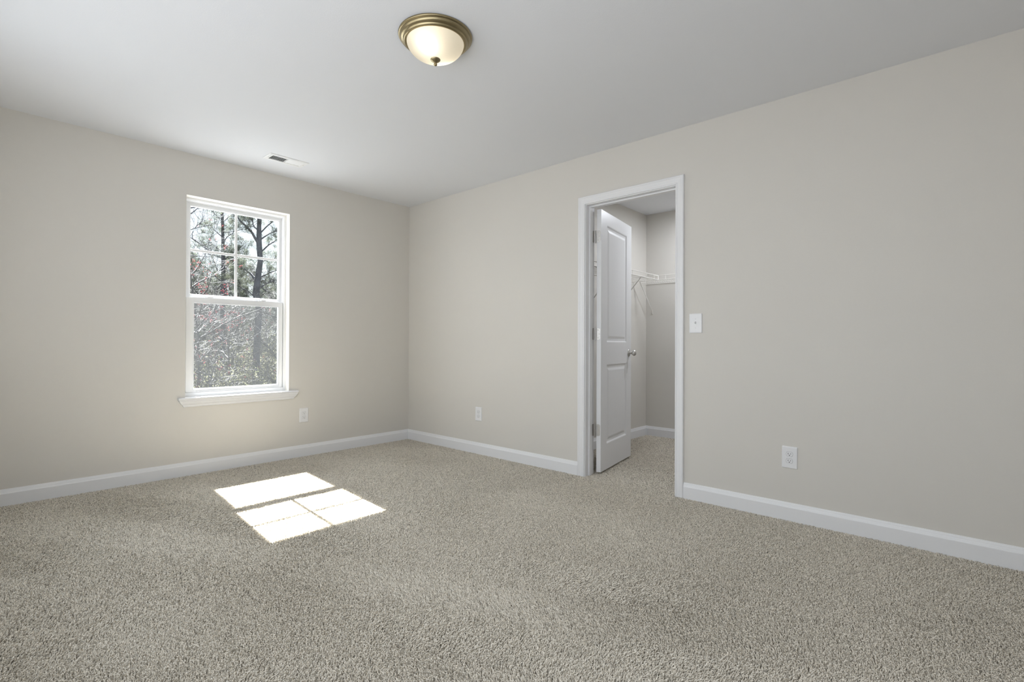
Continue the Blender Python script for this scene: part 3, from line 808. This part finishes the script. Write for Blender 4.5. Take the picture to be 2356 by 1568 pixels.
limbs = [(lp([(596, 562), (586, 546), (580, 535), (566, 520), (552, 507), (545, 496), (520, 470)], -0.6), 0.075), (lp([(593, 650), (583, 637), (576, 628), (562, 619), (549, 611), (530, 590)], 0.8), 0.07),
         (lp([(596, 538), (614, 520), (628, 509), (645, 492)], 0.6), 0.05), (lp([(596, 553), (618, 538), (636, 530), (660, 520)], -0.7), 0.04),
         (lp([(597, 582), (618, 563), (634, 553), (655, 540)], 0.3), 0.05), (lp([(594, 640), (616, 629), (634, 622), (655, 615)], 0.7), 0.05),
         (lp([(591, 668), (612, 652), (630, 646), (655, 640)], -0.5), 0.045), (lp([(593, 690), (570, 668), (540, 655), (520, 650)], 1.3), 0.03),
         (lp([(598, 601), (615, 598), (632, 596), (650, 590)], 1.6), 0.03), (lp([(594, 655), (610, 668), (628, 676), (645, 678)], 1.0), 0.03),
         (lp([(598, 500), (585, 488), (570, 480), (556, 478)], 1.0), 0.04)]
pine(tuple(tr[0]), tz, rr_, limbs, 'large pine with a thick bare trunk right of the window muntin', 11, whorls=(5.0, 10.0, 10, 1.4), dens=0.75)

Y2 = 18.0
tr2 = [at(510, 1010, Y2), at(511, 850, Y2), at(513, 760, Y2), at(512, 690, Y2), at(514, 640, Y2), at(513, 560, Y2), at(512, 520, Y2), at(511, 470, Y2), at(510, 400, Y2), at(509, 340, Y2)]
tr2[0][2] = float(ground_z(0, Y2)) - 0.2
tl2 = [(lp([(513, 648), (500, 640), (490, 628), (470, 610)], 0.6, Y2), 0.04), (lp([(513, 600), (524, 590), (536, 582), (545, 570)], -0.6, Y2), 0.04), (lp([(512, 545), (500, 535), (492, 528), (485, 520)], 0.4, Y2), 0.035),
       (lp([(512, 560), (522, 545), (534, 537), (546, 525)], 0.4, Y2), 0.035), (lp([(512, 505), (500, 498), (494, 492), (488, 487)], -0.5, Y2), 0.03), (lp([(512, 512), (524, 500), (534, 493), (546, 488)], 0.5, Y2), 0.03),
       (lp([(513, 580), (503, 572), (495, 566), (486, 560)], 0.8, Y2), 0.03), (lp([(512, 620), (525, 612), (536, 606), (550, 600)], 0.9, Y2), 0.03)]
pine(tuple(tr2[0]), [np.array(p) for p in tr2], [0.15, 0.10, 0.10, 0.095, 0.085, 0.06, 0.055, 0.05, 0.035, 0.015], tl2,
     'slender pine with feathery needles left of the window muntin', 12, whorls=(4.2, 9.0, 11, 0.9), dens=0.95)


def bare_tree(base, h, label, seed, lean=(0, 0), buds=0, name='bare_tree', group=None, bm='twig', nb1=9, r0=0.09, extra=(), low=0.25, nt=9, spread=0.95, fine=1.0):
    rg = np.random.default_rng(seed); root = empty(name, base, label=label, cat='tree', group=group)
    base = np.array(base, float); T = wander(rg, base - [0, 0, .2], (lean[0], lean[1], 1), h, 10, 0.05, 0.05)
    nt_ = NB(); nt_.add(*tube_np(T, np.linspace(r0, 0.012, 11), 7)); nt_.build('trunk', M[bm], root, base)
    bb = NB(); tips = []
    L1 = [(np.array(p), r) for p, r in extra]
    for k in range(nb1):
        t = rg.uniform(low, 0.98) * 10; i = min(int(t), 9); p = T[i] + (T[i + 1] - T[i]) * (t - i); a = rg.uniform(0, 2 * PI)
        L1.append((wander(rg, p, (math.cos(a) * spread, math.sin(a) * spread, rg.uniform(0.3, 1.0)), h * rg.uniform(0.16, 0.34), 7, 0.14, 0.02), 0.022 * rg.uniform(.7, 1.3)))
    for P, r in L1:
        bb.add(*tube_np(P, np.linspace(r, r * .3, len(P)), 5))
        for q in range(nt):
            t = rg.uniform(0.1, 1.0) * (len(P) - 1); i = min(int(t), len(P) - 2); p = P[i] + (P[i + 1] - P[i]) * (t - i); d0 = P[i + 1] - P[i]; d0 = d0 / np.linalg.norm(d0)
            tw = wander(rg, p, d0 + rg.normal(0, .7, 3), rg.uniform(.3, 1.1), 5, 0.22, 0.03); bb.add(*tube_np(tw, np.linspace(0.009, 0.004, 6) * fine, 3))
            for j in (2, 3, 4, 5):
                t3 = wander(rg, tw[j], rg.normal(0, .8, 3) + (tw[j] - tw[j - 1]) * 4, rg.uniform(.15, .45), 3, 0.25); bb.add(*tube_np(t3, np.linspace(0.0055, 0.003, 4) * fine, 3)); tips.append(t3[3])
    bb.build('branches', M[bm], root, base)
    if buds:
        tips = np.array(tips); pick = rg.choice(len(tips), min(buds, len(tips)), replace=False); C = np.repeat(tips[pick], 7, 0) + rg.normal(0, .03, (7 * len(pick), 3))
        b_ = NB(); b_.add(*tris(rg, C, rg.normal(0, 1, C.shape), rg.uniform(.02, .04, len(C)), rg.uniform(.012, .025, len(C)))); o = b_.build('red_buds', M['buds'], root, base); tag(o, 'clusters of red buds', kind='stuff')
    return root


def gp(px, Y):
    p = at(px, 784, Y); return (p[0], p[1], float(ground_z(p[0], Y)))


Y3 = 9.0
ex = [(lp([(376, 503), (425, 497), (436, 493), (446, 486), (458, 476), (470, 462)], 0.3, Y3), 0.022), (lp([(376, 539), (425, 533), (438, 528), (455, 523), (480, 518), (500, 508)], 0.4, Y3), 0.016),
      (lp([(376, 546), (430, 540), (443, 549), (456, 558), (468, 568), (480, 574), (495, 580)], 0.3, Y3), 0.018), (lp([(376, 594), (432, 588), (450, 588), (470, 590), (490, 592), (510, 604)], 0.5, Y3), 0.012),
      (lp([(443, 549), (442, 536), (452, 520), (466, 508), (470, 495)], 0.2, Y3), 0.010)]
bare_tree(gp(372, Y3), 8.2, 'bare deciduous tree reaching long dark branches in from the left', 21, lean=(-0.02, 0.0), bm='bark', extra=ex, nb1=3, r0=0.10, nt=8, fine=0.62)
bare_tree(gp(470, 12), 6.6, 'grey budding maple dotted with red buds low on the left', 22, lean=(0.03, 0), buds=170, nb1=20, r0=0.07, low=0.3, nt=10, fine=0.85)
bare_tree(gp(528, 13), 5.0, 'small pale tree with sparse red buds between the two pines', 23, lean=(0.06, 0), buds=45, nb1=15, r0=0.05, low=0.25, nt=9)
bare_tree(gp(630, 13), 5.4, 'small pale leafless tree with red buds right of the large pine', 24, lean=(-0.04, 0), buds=45, nb1=15, r0=0.05, low=0.25, nt=9)
bare_tree(gp(440, 11), 4.2, 'low grey leafless tree at the left edge of the lower pane', 25, lean=(0.10, 0), buds=15, nb1=14, r0=0.045, low=0.3, nt=9)

# woodland behind: repeated pines and bare trees, each its own copy
def far_kind(kind, seed):
    if kind == 'pine':
        return pine((0, 0, 0), [np.array((0, 0, z)) for z in (-.3, 3, 6, 9, 12)], [0.17, 0.15, 0.12, 0.08, 0.02], [], None, seed, whorls=(2.2, 12, 64, 2.4), dens=1.0, group='woodland pines')
    return bare_tree((0, 0, 0), 8.5, None, seed, nb1=34, r0=0.10, low=0.2, group='bare woodland trees', nt=8)


rg = np.random.default_rng(5)
pk = [far_kind('pine', 31), far_kind('pine', 32)]; bk = [far_kind('bare', 33), far_kind('bare', 34)]
rows = [(24, 'pine', 424), (27, 'pine', 470), (25, 'pine', 548), (23, 'pine', 640), (30, 'pine', 520), (33, 'pine', 600), (36, 'pine', 445), (38, 'pine', 565), (40, 'pine', 635), (42, 'pine', 490), (29, 'pine', 665), (34, 'pine', 405),
        (20, 'bare', 455), (21, 'bare', 490), (22, 'bare', 560), (19.5, 'bare', 618), (24, 'bare', 520), (26, 'bare', 596), (28, 'bare', 435), (31, 'bare', 545), (33, 'bare', 625), (22, 'bare', 420), (25, 'bare', 655)]
for px in (170, 230, 290, 345, 720, 770, 830, 890, 960):        # the wood goes on to both sides of what the window shows
    rows += [(22 + (px * 7) % 9, 'pine', px), (31 + (px * 5) % 10, 'pine', px + 24), (19 + (px * 3) % 6, 'bare', px + 11), (27 + px % 7, 'bare', px - 17)]
used = set()
for k, (Yk, kind, px) in enumerate(rows):
    src = (pk if kind == 'pine' else bk)[k % 2]
    if src.name in used: o = copy_tree(src)
    else: o = src; used.add(src.name)
    o.location = gp(px, Yk); o.rotation_euler = (0, 0, rg.uniform(0, 6.28)); s = (1.0 + 0.15 * (Yk + 4.4) - o.location.z) / (12 if kind == 'pine' else 8.5) * rg.uniform(0.72, 1.02); o.scale = (s, s, s)
    o['label'] = 'evergreen pine of the woodland beyond the nearer trees' if kind == 'pine' else 'leafless grey tree of the woodland beyond the nearer trees'

# undergrowth: a mass of thin stems and small leaves nobody could count
ug_ = np.random.default_rng(40); tw_, lf_ = NB(), NB()
for k in range(2100):
    Yk = ug_.uniform(8.5, 34); px = ug_.uniform(395, 680) if k < 900 else (ug_.uniform(140, 400) if k % 2 else ug_.uniform(675, 1000)); b0 = np.array(gp(px, Yk)); hh = ug_.uniform(1.6, 4.2) * (0.8 + Yk / 60)
    st0 = wander(ug_, b0, (ug_.normal(0, .25), ug_.normal(0, .25), 1), hh, 6, 0.12); tw_.add(*tube_np(st0, np.linspace(0.016, 0.005, 7), 4))
    for q in range(9):
        i = ug_.integers(1, 6); t2 = wander(ug_, st0[i], ug_.normal(0, 1, 3) + [0, 0, .5], ug_.uniform(.4, 1.2), 4, 0.2); tw_.add(*tube_np(t2, np.linspace(0.008, 0.004, 5), 3))
        m_ = 14; C = np.repeat(t2[1:], m_ // 4 + 1, 0); C = C + ug_.normal(0, .16, C.shape); lf_.add(*tris(ug_, C, ug_.normal(0, 1, C.shape), ug_.uniform(.05, .11, len(C)), ug_.uniform(.03, .06, len(C))))
und = empty('undergrowth', gp(540, 16), label='tangled undergrowth of thin stems and small leaves outside the lower pane', cat='undergrowth', kind='stuff')
tw_.build('stems', M['twig'], und, und.location); lf_.build('leaves', M['leaves'], und, und.location)
